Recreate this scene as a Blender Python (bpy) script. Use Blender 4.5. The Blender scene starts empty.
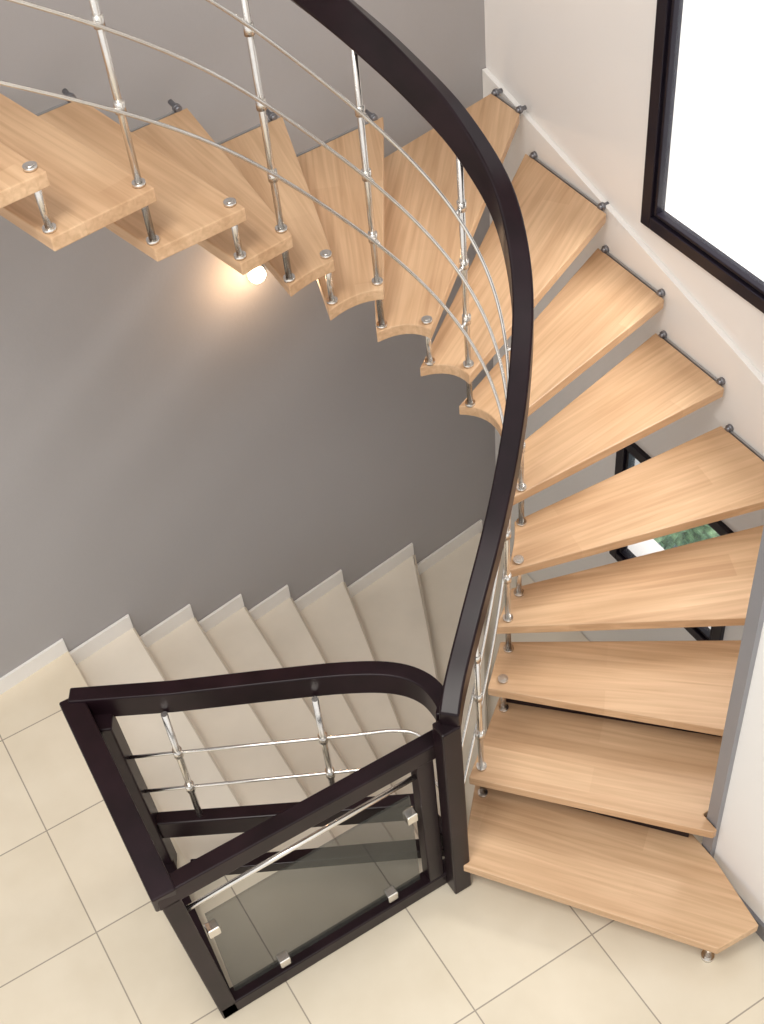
import bpy, bmesh, math
from mathutils import Vector, Matrix
from mathutils import noise as mn
S=bpy.context.scene
# ------------------------------------------------------------ materials
def new_mat(name):
    m=bpy.data.materials.new(name);m.use_nodes=True
    nt=m.node_tree;b=nt.nodes["Principled BSDF"];return m,nt,b
def simple(name,col,rough=.5,metal=0,noise=0,nscale=4,bump=0,bscale=60,coat=0,spec=.5):
    m,nt,b=new_mat(name)
    b.inputs["Base Color"].default_value=(*col,1);b.inputs["Roughness"].default_value=rough;b.inputs["Metallic"].default_value=metal
    b.inputs["Coat Weight"].default_value=coat;b.inputs["Specular IOR Level"].default_value=spec
    tc=nt.nodes.new("ShaderNodeTexCoord")
    if noise:
        n=nt.nodes.new("ShaderNodeTexNoise");n.inputs["Scale"].default_value=nscale;n.inputs["Detail"].default_value=4
        nt.links.new(tc.outputs["Object"],n.inputs["Vector"])
        r=nt.nodes.new("ShaderNodeValToRGB")
        r.color_ramp.elements[0].position=.3;r.color_ramp.elements[1].position=.7
        r.color_ramp.elements[0].color=(*[c*(1-noise) for c in col],1);r.color_ramp.elements[1].color=(*[min(1,c*(1+noise)) for c in col],1)
        nt.links.new(n.outputs["Fac"],r.inputs["Fac"]);nt.links.new(r.outputs["Color"],b.inputs["Base Color"])
    if bump:
        n2=nt.nodes.new("ShaderNodeTexNoise");n2.inputs["Scale"].default_value=bscale;nt.links.new(tc.outputs["Object"],n2.inputs["Vector"])
        bp=nt.nodes.new("ShaderNodeBump");bp.inputs["Strength"].default_value=bump;bp.inputs["Distance"].default_value=.01
        nt.links.new(n2.outputs["Fac"],bp.inputs["Height"]);nt.links.new(bp.outputs["Normal"],b.inputs["Normal"])
    return m
def oak():
    m,nt,b=new_mat("oak_wood")
    tc=nt.nodes.new("ShaderNodeTexCoord");oi=nt.nodes.new("ShaderNodeObjectInfo")
    add=nt.nodes.new("ShaderNodeVectorMath");add.operation='ADD'
    mul=nt.nodes.new("ShaderNodeVectorMath");mul.operation='SCALE';mul.inputs[3].default_value=7.0
    cmb=nt.nodes.new("ShaderNodeCombineXYZ")
    for i in range(3):nt.links.new(oi.outputs["Random"],cmb.inputs[i])
    nt.links.new(cmb.outputs[0],mul.inputs[0]);nt.links.new(tc.outputs["Object"],add.inputs[0]);nt.links.new(mul.outputs[0],add.inputs[1])
    mp=nt.nodes.new("ShaderNodeMapping");mp.inputs["Scale"].default_value=(1.0,26,26)
    nt.links.new(add.outputs[0],mp.inputs["Vector"])
    n=nt.nodes.new("ShaderNodeTexNoise");n.inputs["Scale"].default_value=2.2;n.inputs["Detail"].default_value=7;n.inputs["Distortion"].default_value=.6
    nt.links.new(mp.outputs[0],n.inputs["Vector"])
    mp2=nt.nodes.new("ShaderNodeMapping");mp2.inputs["Scale"].default_value=(1,1,1);nt.links.new(add.outputs[0],mp2.inputs["Vector"])
    br=nt.nodes.new("ShaderNodeTexBrick");br.inputs["Scale"].default_value=1;br.inputs["Brick Width"].default_value=1.1;br.inputs["Row Height"].default_value=.10
    br.inputs["Mortar Size"].default_value=0.0;br.inputs["Color1"].default_value=(.70,.48,.295,1);br.inputs["Color2"].default_value=(.625,.41,.245,1)
    nt.links.new(mp2.outputs[0],br.inputs["Vector"])
    r=nt.nodes.new("ShaderNodeValToRGB");r.color_ramp.elements[0].position=.3;r.color_ramp.elements[1].position=.72
    r.color_ramp.elements[0].color=(.82,.77,.72,1);r.color_ramp.elements[1].color=(1.06,1.06,1.06,1)
    nt.links.new(n.outputs["Fac"],r.inputs["Fac"])
    mp3=nt.nodes.new("ShaderNodeMapping");mp3.inputs["Scale"].default_value=(1.3,5,5);nt.links.new(add.outputs[0],mp3.inputs["Vector"])
    n3=nt.nodes.new("ShaderNodeTexNoise");n3.inputs["Scale"].default_value=1.6;nt.links.new(mp3.outputs[0],n3.inputs["Vector"])
    r3=nt.nodes.new("ShaderNodeValToRGB");r3.color_ramp.elements[0].position=.35;r3.color_ramp.elements[1].position=.65
    r3.color_ramp.elements[0].color=(.92,.88,.84,1);r3.color_ramp.elements[1].color=(1.04,1.04,1.04,1);nt.links.new(n3.outputs["Fac"],r3.inputs["Fac"])
    mx=nt.nodes.new("ShaderNodeMix");mx.data_type='RGBA';mx.blend_type='MULTIPLY';mx.inputs[0].default_value=1
    my=nt.nodes.new("ShaderNodeMix");my.data_type='RGBA';my.blend_type='MULTIPLY';my.inputs[0].default_value=1
    nt.links.new(br.outputs["Color"],mx.inputs[6]);nt.links.new(r.outputs["Color"],mx.inputs[7]);nt.links.new(mx.outputs[2],my.inputs[6]);nt.links.new(r3.outputs["Color"],my.inputs[7])
    nt.links.new(my.outputs[2],b.inputs["Base Color"])
    b.inputs["Roughness"].default_value=.42
    return m
def tiles():
    m,nt,b=new_mat("cream_tile")
    tc=nt.nodes.new("ShaderNodeTexCoord");mp=nt.nodes.new("ShaderNodeMapping");mp.inputs["Location"].default_value=(.075+.475*8,-1.52+.475*16,0)
    nt.links.new(tc.outputs["Object"],mp.inputs["Vector"])
    br=nt.nodes.new("ShaderNodeTexBrick");br.offset=0;br.squash=1;br.inputs["Scale"].default_value=1
    br.inputs["Brick Width"].default_value=.475;br.inputs["Row Height"].default_value=.475;br.inputs["Mortar Size"].default_value=.0026
    br.inputs["Color1"].default_value=(.81,.735,.60,1);br.inputs["Color2"].default_value=(.77,.695,.56,1);br.inputs["Mortar"].default_value=(.40,.35,.29,1)
    nt.links.new(mp.outputs[0],br.inputs["Vector"])
    n=nt.nodes.new("ShaderNodeTexNoise");n.inputs["Scale"].default_value=5;n.inputs["Detail"].default_value=6;nt.links.new(tc.outputs["Object"],n.inputs["Vector"])
    r=nt.nodes.new("ShaderNodeValToRGB");r.color_ramp.elements[0].color=(.89,.86,.81,1);r.color_ramp.elements[1].color=(1.06,1.06,1.06,1)
    nt.links.new(n.outputs["Fac"],r.inputs["Fac"])
    mx=nt.nodes.new("ShaderNodeMix");mx.data_type='RGBA';mx.blend_type='MULTIPLY';mx.inputs[0].default_value=1
    nt.links.new(br.outputs["Color"],mx.inputs[6]);nt.links.new(r.outputs["Color"],mx.inputs[7]);nt.links.new(mx.outputs[2],b.inputs["Base Color"])
    b.inputs["Roughness"].default_value=.20
    return m
OAK=oak();TILE=tiles()
STEP=simple("step_tile",(.77,.715,.62),.35,noise=.05)
EDGESHADE=simple("step_edge_shade",(.50,.44,.36),.5,noise=.05)  # darker tile tone, paints the shade line along the step edges
GREY=simple("taupe_paint",(.405,.388,.387),.8,noise=.02,nscale=2,bump=.05)
WHITE=simple("white_paint",(.87,.85,.825),.8,noise=.01,nscale=2,bump=.04)
SKIRT=simple("skirting_white",(.88,.86,.83),.5,noise=.01)
WENGE=simple("wenge_wood",(.013,.0055,.008),.32,noise=.35,nscale=9,spec=.24)
STEEL=simple("brushed_steel",(.78,.75,.71),.25,1,noise=.05,nscale=30)
DSTEEL=simple("dark_bracket_steel",(.24,.24,.26),.4,.6,noise=.05)
PSTEEL=simple("grey_corner_profile",(.30,.30,.32),.45,.3,noise=.05)
MSTEEL=simple("grey_bracket_steel",(.42,.42,.43),.4,.7,noise=.05)
FRAME=simple("window_frame_dark",(.012,.009,.016),.35,noise=.1,spec=.3)
def glassm(name,col,alpha):
    m,nt,b=new_mat(name);b.inputs["Base Color"].default_value=(*col,1);b.inputs["Roughness"].default_value=.03
    b.inputs["Alpha"].default_value=alpha;return m
TGLASS=glassm("smoked_glass",(.05,.055,.05),.42)
WGLASS=glassm("window_glass",(.8,.9,1),.06)
def emis(name,col,s):
    m,nt,b=new_mat(name);b.inputs["Emission Color"].default_value=(*col,1);b.inputs["Emission Strength"].default_value=s;return m
LAMP=emis("warm_lamp_glass",(1,.78,.5),14)
LEAF=simple("leaf_green",(.18,.29,.16),.6,noise=.8,nscale=12)
LAWN=simple("pale_paving",(.50,.66,.72),.8,noise=.2,nscale=3)
# ------------------------------------------------------------ helpers
def link(o,parent=None):
    S.collection.objects.link(o)
    if parent:o.parent=parent
    return o
def empty(name):
    e=bpy.data.objects.new(name,None);return link(e)
def mesh_obj(name,verts,faces,mat,parent=None,bevel=0,smooth=False):
    me=bpy.data.meshes.new(name);me.from_pydata([tuple(v) for v in verts],[],faces)
    bm=bmesh.new();bm.from_mesh(me);bmesh.ops.recalc_face_normals(bm,faces=bm.faces);bm.to_mesh(me);bm.free()
    me.materials.append(mat);o=bpy.data.objects.new(name,me);link(o,parent)
    if smooth:
        for p in me.polygons:p.use_smooth=True
    if bevel:
        b=o.modifiers.new("bevel","BEVEL");b.width=bevel;b.segments=2;b.limit_method='ANGLE'
    return o
def prism(name,poly,z0,z1,mat,parent=None,bevel=0):
    n=len(poly);v=[(x,y,z0) for x,y in poly]+[(x,y,z1) for x,y in poly]
    f=[tuple(range(n))[::-1],tuple(range(n,2*n))]+[(i,(i+1)%n,(i+1)%n+n,i+n) for i in range(n)]
    return mesh_obj(name,v,f,mat,parent,bevel)
def box(name,a,b,mat,parent=None,bevel=0):
    return prism(name,[(a[0],a[1]),(b[0],a[1]),(b[0],b[1]),(a[0],b[1])],a[2],b[2],mat,parent,bevel)
def bar(name,p,q,w,h,mat,parent=None,bevel=.003,side=None):
    p=Vector(p);q=Vector(q);d=(q-p).normalized()
    s=Vector(side) if side else d.cross(Vector((0,0,1)))
    if s.length<1e-3:s=Vector((1,0,0))
    s=(s-d*s.dot(d)).normalized();u=s.cross(d).normalized()
    v=[]
    for c in (p,q):
        for a,b in ((-1,-1),(1,-1),(1,1),(-1,1)):v.append(c+s*a*w/2+u*b*h/2)
    return mesh_obj(name,v,[(0,1,2,3),(4,5,6,7),(0,1,5,4),(1,2,6,5),(2,3,7,6),(3,0,4,7)],mat,parent,bevel)
def tube(name,pts,r,mat,parent=None,seg=12):
    pts=[Vector(p) for p in pts];v=[];f=[];n=len(pts)
    for i,p in enumerate(pts):
        d=(pts[min(i+1,n-1)]-pts[max(i-1,0)]).normalized()
        ref=Vector((0,0,1)) if abs(d.z)<.95 else Vector((1,0,0))
        s=d.cross(ref).normalized();u=s.cross(d)
        for k in range(seg):
            a=2*math.pi*k/seg;v.append(p+s*math.cos(a)*r+u*math.sin(a)*r)
    for i in range(n-1):
        for k in range(seg):
            f.append((i*seg+k,i*seg+(k+1)%seg,(i+1)*seg+(k+1)%seg,(i+1)*seg+k))
    f.append(tuple(range(seg)));f.append(tuple(range((n-1)*seg,n*seg)))
    o=mesh_obj(name,v,f,mat,parent)
    for p in o.data.polygons:p.use_smooth=len(p.vertices)==4
    return o
def crom(pts,sub=8):
    P=[Vector(p) for p in pts];P=[2*P[0]-P[1]]+P+[2*P[-1]-P[-2]];out=[]
    for i in range(1,len(P)-2):
        for j in range(sub):
            t=j/sub;a,b,c,d=P[i-1:i+3]
            out.append(.5*((2*b)+(c-a)*t+(2*a-5*b+4*c-d)*t*t+(3*b-a-3*c+d)*t**3))
    out.append(P[-2]);return out
def relax(pts,it):
    P=[Vector(p) for p in pts]
    for _ in range(it):
        P=[P[0]]+[P[i]*.5+(P[i-1]+P[i+1])*.25 for i in range(1,len(P)-1)]+[P[-1]]
    return P
def sweep(name,pts,w,h,mat,parent=None,bevel=.008):
    pts=[Vector(p) for p in pts];n=len(pts);v=[];f=[]
    for i,p in enumerate(pts):
        d=pts[min(i+1,n-1)]-pts[max(i-1,0)];d=Vector((d.x,d.y,0)).normalized();s=Vector((d.y,-d.x,0))
        hh=h(i/(n-1)) if callable(h) else h
        for a,b in ((-1,-1),(1,-1),(1,0),(-1,0)):v.append(p+s*a*w/2+Vector((0,0,b*hh)))
    for i in range(n-1):
        for k in range(4):f.append((i*4+k,i*4+(k+1)%4,(i+1)*4+(k+1)%4,(i+1)*4+k))
    f.append((0,1,2,3));f.append(tuple(range(4*n-4,4*n)))
    o=mesh_obj(name,v,f,mat,parent,bevel,smooth=True);m=o.modifiers["bevel"];m.angle_limit=math.radians(50);m.segments=3;m.harden_normals=True
    return o
# ------------------------------------------------------------ room shell
WX=2.69
wy=lambda x:3.645+.152*x          # back wall is slightly out of square
ty=lambda x:3.61+.09*x            # line of tread ends along that wall
def wall_x(name,x,th,y0,y1,z0,z1,holes,mat):
    ys=sorted({y0,y1,*[h[0] for h in holes],*[h[1] for h in holes]});zs=sorted({z0,z1,*[h[2] for h in holes],*[h[3] for h in holes]})
    bm=bmesh.new()
    for i in range(len(ys)-1):
        for j in range(len(zs)-1):
            cy=(ys[i]+ys[i+1])/2;cz=(zs[j]+zs[j+1])/2
            if any(h[0]<cy<h[1] and h[2]<cz<h[3] for h in holes):continue
            r=bmesh.ops.create_cube(bm,size=1)["verts"]
            for q in r:q.co=Vector((x+th/2+q.co.x*th,cy+q.co.y*(ys[i+1]-ys[i]),cz+q.co.z*(zs[j+1]-zs[j])))
    bmesh.ops.remove_doubles(bm,verts=bm.verts,dist=1e-5)
    me=bpy.data.meshes.new(name);bm.to_mesh(me);bm.free();me.materials.append(mat);o=bpy.data.objects.new(name,me);return link(o)
uw=(1.75,3.055,1.445,2.95);lw=(2.36,3.10,-.416,.363)
prism("wall_back",[(-3,wy(-3)),(WX,wy(WX)),(WX+.2,wy(WX+.2)),(WX+.2,4.4),(-3,4.4)],-2,6.5,GREY)
wall_x("wall_right",WX,.2,1.3,wy(WX),-2,6.5,[uw,lw],WHITE)
box("wall_side",(1.82,-1.5,-2),(WX+.2,1.5,6.5),WHITE)
for i,w in enumerate((uw,lw)):
    e=empty("window_%d"%(i+1));t=.05;x0=WX-.02;x1=WX+.03
    def ring(nm,w,t,x0,x1,mat):
        box(nm+"_left",(x0,w[1]-t,w[2]),(x1,w[1],w[3]),mat,e,.003);box(nm+"_right",(x0,w[0],w[2]),(x1,w[0]+t,w[3]),mat,e,.003)
        box(nm+"_bottom",(x0,w[0]+t,w[2]),(x1,w[1]-t,w[2]+t),mat,e,.003);box(nm+"_top",(x0,w[0]+t,w[3]-t),(x1,w[1]-t,w[3]),mat,e,.003)
    ring("frame",w,t,x0,x1,FRAME)
    ring("bead",(w[0]+t,w[1]-t,w[2]+t,w[3]-t),.008,x0+.02,x1,MSTEEL)
    ring("sash",(w[0]+t+.008,w[1]-t-.008,w[2]+t+.008,w[3]-t-.008),.012,x0+.01,x1,FRAME)
    box("glass",(x1-.02,w[0]+t,w[2]+t),(x1-.014,w[1]-t,w[3]-t),WGLASS,e)
HX=.31
fv=[(-3,-1.5),(1.82,-1.5),(1.82,1.5),(1.13,2.04),(HX,2.48),(HX,wy(HX)),(-3,wy(-3))]
prism("floor",fv,-.12,0,TILE)
prism("baseboard_back",[(-3,wy(-3)-.012),(HX,wy(HX)-.012),(HX,wy(HX)),(-3,wy(-3))],0,.075,SKIRT)
box("baseboard_side",(1.808,-1.5,0),(1.82,1.49,.075),DSTEEL)
box("trim_1",(1.80,1.47,0),(1.835,1.515,6.4),PSTEEL)
def yz_prism(name,poly,x0,x1,mat):
    n=len(poly);v=[(x0,y,z) for y,z in poly]+[(x1,y,z) for y,z in poly]
    return mesh_obj(name,v,[tuple(range(n)),tuple(range(n,2*n))]+[(i,(i+1)%n,(i+1)%n+n,i+n) for i in range(n)],mat,None,.002)
yz_prism("baseboard_right",[(wy(WX)-.005,1.61),(3.45,1.46),(2.5,1.21),(1.52,.93),(1.52,.50),(2.5,.84),(3.35,1.14),(wy(WX)-.005,1.34)],WX-.022,WX,SKIRT)
# ------------------------------------------------------------ basement tiled stairs
H=4.337
bs=empty("tiled_staircase")
bar("well_edge_beam",(HX,2.49,-.05),(1.13,2.05,-.05),.05,.2,WENGE,bs)
bar("well_edge_beam_2",(1.13,2.05,-.05),(1.80,1.53,-.05),.05,.2,WENGE,bs)
def skew(x0,z0):
    s=3.645/(3.67-.152*x0);return x0*s,H-(H-z0)*s
xs0=[.31,.59,.85,1.08,1.30,1.57,1.95,2.34]
xs=[skew(x,0)[0] for x in xs0];xs[0]=.31
zs=[skew(x,-.1-.09*k)[1] for k,x in enumerate(xs0)]
zs[0]=-.1
for k in range(8,12):zs.append(zs[-1]-.13)
yl=lambda x:2.5-.53*(x-.31)
inn=[(.31,2.48),(.59,yl(.59)),(.85,yl(.85)),(1.06,yl(1.06)),(1.16,2.09),(1.24,2.11),(1.30,2.13),(1.34,2.13),(1.37,2.10),(1.39,2.06),(1.41,2.0),(1.45,1.9)]
G=.003
out=[(x,wy(x)-G) for x in xs]+[(WX-G,3.15),(WX-G,2.6),(WX-G,2.1),(WX-G,1.53)]
for k in range(11):
    z=zs[k]
    poly=[out[k],out[k+1],inn[k+1],inn[k]]
    if k==7:poly=[out[7],(WX-G,wy(WX)-G),out[8],inn[8],inn[7]]
    prism("step_%d"%(k+1),poly,-1.95,z,STEP,bs,.004)
    bar("step_edge_shade_%d"%(k+1),(*(Vector(out[k+1])-Vector((0.001,.02))),z-.004),(*(Vector(inn[k+1])+Vector((-.001,.03))),z-.004),.008,.012,EDGESHADE,bs,.001)  # added thin strip, its dark colour stands in for riser shade
    if k<8:
        x1=xs[k+1] if k<7 else WX-G
        prism("skirting_%d"%(k+1),[(xs[k],wy(xs[k])-.016),(x1,wy(x1)-.016),(x1,wy(x1)-G),(xs[k],wy(xs[k])-G)],z-.02,z+.08,SKIRT,bs)
# ------------------------------------------------------------ oak staircase
st=empty("oak_spiral_staircase")
R=.175;TH=.042
IF={1:(1.08,1.90),2:(1.235,2.075),3:(1.43,2.24),4:(1.53,2.33),5:(1.62,2.39),6:(1.73,2.52),7:(1.79,2.66),8:(1.75,2.78),9:(1.67,2.87),10:(1.55,2.94),11:(1.40,2.95),12:(1.26,2.91),13:(1.12,2.87),14:(.88,2.85),15:(.62,2.81),16:(.36,2.78)}
IB={1:(1.31,2.15),2:(1.51,2.29),3:(1.58,2.38),4:(1.67,2.44),5:(1.77,2.56),6:(1.84,2.70),7:(1.74,2.84),8:(1.64,2.91),9:(1.52,2.96),10:(1.36,2.95),11:(1.23,2.92),12:(1.08,2.88),13:(.84,2.85),14:(.58,2.81),15:(.33,2.78),16:(.07,2.76)}
EX=2.65
OUT={1:[(1.60,1.20),(1.76,1.19),(1.797,1.44),(1.797,1.56)],2:[(1.78,1.46),(1.797,1.46),(1.797,1.53),(2.06,1.53),(2.06,1.73)],3:[(2.02,1.62),(2.12,1.52),(2.40,1.52),(2.38,1.80),(2.30,1.89)],4:[(2.29,1.85),(EX,1.66),(EX,2.14)],
5:[(2.52,2.14),(EX,2.11),(EX,2.51)],6:[(EX,2.52),(EX,2.90)],7:[(EX,2.87),(EX,3.26)],8:[(EX,3.22),(EX,3.73)],9:[(EX-.02,3.74),(EX-.02,3.93),(1.98,0)],10:[(2.07,0),(1.62,0)],11:[(1.66,0),(1.27,0)],12:[(1.32,0),(.93,0)],13:[(.98,0),(.66,0)],14:[(.70,0),(.38,0)],15:[(.43,0),(.12,0)],16:[(.2,0),(-.1,0)]}
for k in OUT:OUT[k]=[(x,ty(x) if y==0 else y) for x,y in OUT[k]]
CURV={5:.01,6:.02,7:.035,8:.035,9:.035,10:.025,11:.01}
for k in range(1,17):
    a=Vector(IF[k]);b=Vector(IB[k]);poly=[a]+[Vector(p) for p in OUT[k]]+[b]
    if k in CURV:
        mid=sum((Vector(p) for p in OUT[k]),Vector((0,0)))/len(OUT[k]);dr=(mid-(a+b)/2).normalized()
        for j in range(1,8):
            t=j/8;poly.append(b.lerp(a,t)+dr*CURV[k]*4*t*(1-t))
    c=sum(poly,Vector((0,0)))/len(poly)
    om=(Vector(OUT[k][0])+Vector(OUT[k][-1]))/2;ang=math.atan2(*( (om-(a+b)/2).yx ))
    rot=Matrix.Rotation(-ang,2)
    lp=[rot@(p-c) for p in poly]
    o=prism("tread_%d"%k,[tuple(p) for p in lp],-TH,0,OAK,st,.004)
    o.location=(c.x,c.y,R*k);o.rotation_euler=(0,0,ang)
    if k>=4:
        p,q=Vector(OUT[k][{4:1,5:1}.get(k,0)]),Vector(OUT[k][1 if k==9 else -1])
        n=(Vector((1,0)) if k<=9 else Vector((0,1)))*.012
        zz=R*k-.012
        bar("wall_bracket_%d"%k,(*(p.lerp(q,.06)+n),zz),(*(p.lerp(q,.94)+n),zz),.010,.020,MSTEEL,st)
        L=1.6 if k<=9 else 2.6
        for t in (.08,.92):
            m=p.lerp(q,t);tube("wall_bolt_%d"%k,[(*(m-n*.4),zz+.016),(*(m+n*L*2),zz+.016)],.009,DSTEEL,st)
            tube("bolt_head_%d"%k,[(*(m+n*.4),zz+.016),(*(m+n*1.5),zz+.016)],.015,DSTEEL,st)
for k in (1,2):   # dark closed risers at the foot of the stair
    a=Vector(IB[k]);b=Vector(OUT[k][-1]);d=(b-a).normalized();n=Vector((-d.y,d.x))
    if n.dot(a-Vector(IF[k]))<0:n=-n
    a2=a+d*.02-n*.012;b2=b-d*.01-n*.012
    bar("riser_%d"%k,(*a2,R*k+.0665),(*b2,R*k+.0665),.014,.132,WENGE,st,.001)
Q={};Qr={}
for k in range(1,16):
    a=(Vector(IB[k])+Vector(IF[k+1]))/2
    mo=(Vector(OUT[k][-1])+Vector(OUT[k+1][0]))/2;d=(mo-a).normalized()
    Q[k]=a+d*.035
    ins={1:.015,2:.03,3:.045,4:.05,5:.055,6:.06,7:.055}.get(k,.035)
    Qr[k]=a+d*ins
off=lambda k:1.0+.115*min(1,max(0,(k-3)/4.))
rail=[Vector((1.085,1.915,1.055)),Vector((1.13,1.965,1.10))]+[Vector((Qr[k].x,Qr[k].y,R*k+off(k))) for k in range(1,16)]
rail.append(rail[-1]*2-rail[-2])
rc=crom(relax(rail,1),8)
sweep("handrail",rc,.062,lambda t:.095+.05*min(1,max(0,(t-.15)/.3)),WENGE,st)
rods=[]
for i,h in enumerate((.37,.59,.80)):
    pts=[Vector((1.12,1.97,h+.02))]
    for k in range(1,16):
        a=(Vector(IB[k])+Vector(IF[k+1]))/2;mo=(Vector(OUT[k][-1])+Vector(OUT[k+1][0]))/2;p=a+(mo-a).normalized()*.018
        pts.append(Vector((p.x,p.y,R*k+h+(.03 if k>=12 else 0))))
    pts.append(pts[-1]*2-pts[-2])
    c=relax(crom(relax(pts,2),8),20);rods.append(c)
    tube("rail_rod_%d"%(i+1),c,.0055,STEEL,st,8)
for k in range(1,16):
    x,y=Q[k];z0=R*k;z1=R*(k+1)
    tube("spacer_pin_%d"%k,[(x,y,z0),(x,y,z1+.012)],.010,STEEL,st)
    tube("pin_collar_%d"%k,[(x,y,z0),(x,y,z0+.010)],.018,STEEL,st)
    tube("pin_cap_%d"%k,[(x,y,z1),(x,y,z1+.010)],.018,STEEL,st)
    if k%2==1:
        near=min(rc,key=lambda p:(p.x-x)**2+(p.y-y)**2)
        tube("baluster_%d"%k,[(x,y,z0),(x,y,near.z-.07)],.010,STEEL,st)
        for c in rods:
            q=min(c,key=lambda p:(p.x-x)**2+(p.y-y)**2)
            tube("rod_clamp_%d"%k,[(x,y,q.z-.016),(x,y,q.z+.016)],.0145,STEEL,st)
            tube("rod_clamp_pin_%d"%k,[(x,y,q.z),tuple(q)],.007,STEEL,st)
for nm,x,y in (("tread_foot",1.62,1.25),("tread_foot_2",1.13,1.95)):
    tube(nm,[(x,y,0),(x,y,.135)],.012,STEEL,st);tube(nm+"_base",[(x,y,0),(x,y,.015)],.022,STEEL,st)
box("newel_post",(1.045,1.893,0),(1.113,1.952,1.0),WENGE,st,.006)
# ------------------------------------------------------------ landing guard railing
gr=empty("landing_guardrail")
sweep("back_handrail",[Vector((.175,2.665,1.01)),Vector((.45,2.51,1.01))]+crom([Vector((.70,2.385,1.01)),Vector((.92,2.27,1.01)),Vector((1.05,2.18,1.01)),Vector((1.11,2.09,1.01)),Vector((1.115,1.99,1.01)),Vector((1.09,1.95,1.01))],6),.055,.10,WENGE,gr)
bar("left_handrail",(.175,2.665,.96),(.145,1.95,.87),.075,.09,WENGE,gr,.006)
bar("back_left_post",(.245,2.57,0),(.225,2.58,.93),.075,.075,WENGE,gr,.005)
bar("back_bottom_rail",(.25,2.57,.27),(1.06,2.13,.25),.05,.10,WENGE,gr,.005)
bar("back_bottom_rail_end",(1.05,2.145,.25),(1.085,1.94,.25),.045,.09,WENGE,gr,.005)
FY=1.975
bar("front_top_rail",(.12,FY,.875),(1.08,FY,.845),.055,.075,WENGE,gr,.005)
bar("front_bottom_rail",(.165,FY,.035),(1.08,FY,.035),.055,.07,WENGE,gr,.005)
bar("front_left_post",(.195,FY,0),(.155,FY,.85),.06,.055,WENGE,gr,.005,side=(1,0,0))
bar("front_right_post",(1.01,FY,.07),(1.01,FY,.82),.06,.05,WENGE,gr,.005,side=(1,0,0))
bar("left_bottom_rail",(.245,2.55,.035),(.20,1.99,.035),.05,.07,WENGE,gr,.005)
box("glass_panel",(.235,FY-.004,.09),(.955,FY+.004,.64),TGLASS,gr)
tube("steel_crossbar",[(.19,FY-.01,.745),(.99,FY-.01,.745)],.009,STEEL,gr)
for i,(x,z) in enumerate(((.24,.54),(.42,.10),(.84,.10),(.95,.52))):
    box("glass_clip_%d"%(i+1),(x-.02,FY-.018,z-.022),(x+.02,FY+.018,z+.022),STEEL,gr,.004)
P0=Vector((.245,2.57,0));P1=Vector((1.03,2.16,0))
for i,t in enumerate((.20,.73)):
    p=P0.lerp(P1,t);tube("guard_baluster_%d"%(i+1),[(p.x,p.y,.28),(p.x,p.y,.93)],.011,STEEL,gr)
    for h in (.50,.71):tube("guard_clamp_%d"%(i+1),[(p.x,p.y,h-.018),(p.x,p.y,h+.018)],.016,STEEL,gr)
for i,h in enumerate((.50,.71)):
    z=Vector((0,0,h));tube("guard_rod_%d"%(i+1),[P0+z,P0.lerp(P1,.5)+z]+crom([P0.lerp(P1,.85)+z,P1+z,Vector((1.085,2.09,h)),Vector((1.09,1.94,h))],6),.006,STEEL,gr,8)
# ------------------------------------------------------------ wall lamp
la=empty("wall_lamp")
lx,lz=1.50,1.27;ly=wy(lx)
tube("lamp_body",[(lx,ly,lz),(lx,ly-.02,lz)],.036,SKIRT,la,24)
tube("lamp_lens",[(lx,ly-.02,lz),(lx,ly-.034,lz)],.032,LAMP,la,24)
pl=bpy.data.lights.new("lamp_light","POINT");pl.energy=3.4;pl.color=(1,.64,.36);pl.shadow_soft_size=.04
po=bpy.data.objects.new("lamp_light",pl);po.location=(lx-.04,ly-.15,lz+.04);link(po,la)
# ------------------------------------------------------------ outside
box("paving",(WX+.25,0,-1.3),(4.9,6,-1.2),LAWN)
bm=bmesh.new();bmesh.ops.create_icosphere(bm,subdivisions=5,radius=.5)
for v in bm.verts:
    v.co*=1+.35*mn.noise(v.co*5)+.25*mn.noise(v.co*14)+.15*mn.noise(v.co*30)
me=bpy.data.meshes.new("garden_shrub");bm.to_mesh(me);bm.free();me.materials.append(LEAF)
sh=bpy.data.objects.new("garden_shrub",me);sh.scale=(.6,.6,.6);sh.location=(3.5,3.5,0);link(sh)
sh.location.z=-1.198-.6*min(v.co.z for v in me.vertices)
# ------------------------------------------------------------ light
w=bpy.data.worlds.new("world");S.world=w;w.use_nodes=True
w.node_tree.nodes["Background"].inputs[0].default_value=(1,.99,.98,1);w.node_tree.nodes["Background"].inputs[1].default_value=1.12
def area(name,loc,tgt,sx,sy,e,col):
    l=bpy.data.lights.new(name,"AREA");l.shape='RECTANGLE';l.size=sx;l.size_y=sy;l.energy=e;l.color=col
    o=bpy.data.objects.new(name,l);o.location=loc;o.rotation_euler=(Vector(tgt)-Vector(loc)).to_track_quat('-Z','Y').to_euler();return link(o)
area("overhead_fill",(-.8,.8,6.3),(.8,2.4,0),1.3,1.3,130,(1,.955,.89))  # unseen fill light added above the open-topped stairwell
area("window_daylight",(3.7,2.0,4.2),(1.2,2.6,1.2),1.6,1.6,180,(1,.98,.95))
# ------------------------------------------------------------ camera
Bv=(.8518,-.429,.3007);Av=(-.5178,-.6018,.608);Uv=(-.0798,-.6736,-.7348)
cd=bpy.data.cameras.new("camera");co=bpy.data.objects.new("camera",cd);link(co);S.camera=co
cd.sensor_width=36;cd.lens=47.016;cd.clip_start=.05
co.matrix_world=Matrix(((Bv[0],-Bv[1],-Bv[2],0),(Av[0],-Av[1],-Av[2],0),(Uv[0],-Uv[1],-Uv[2],H),(0,0,0,1)))
S.view_settings.view_transform='Standard'
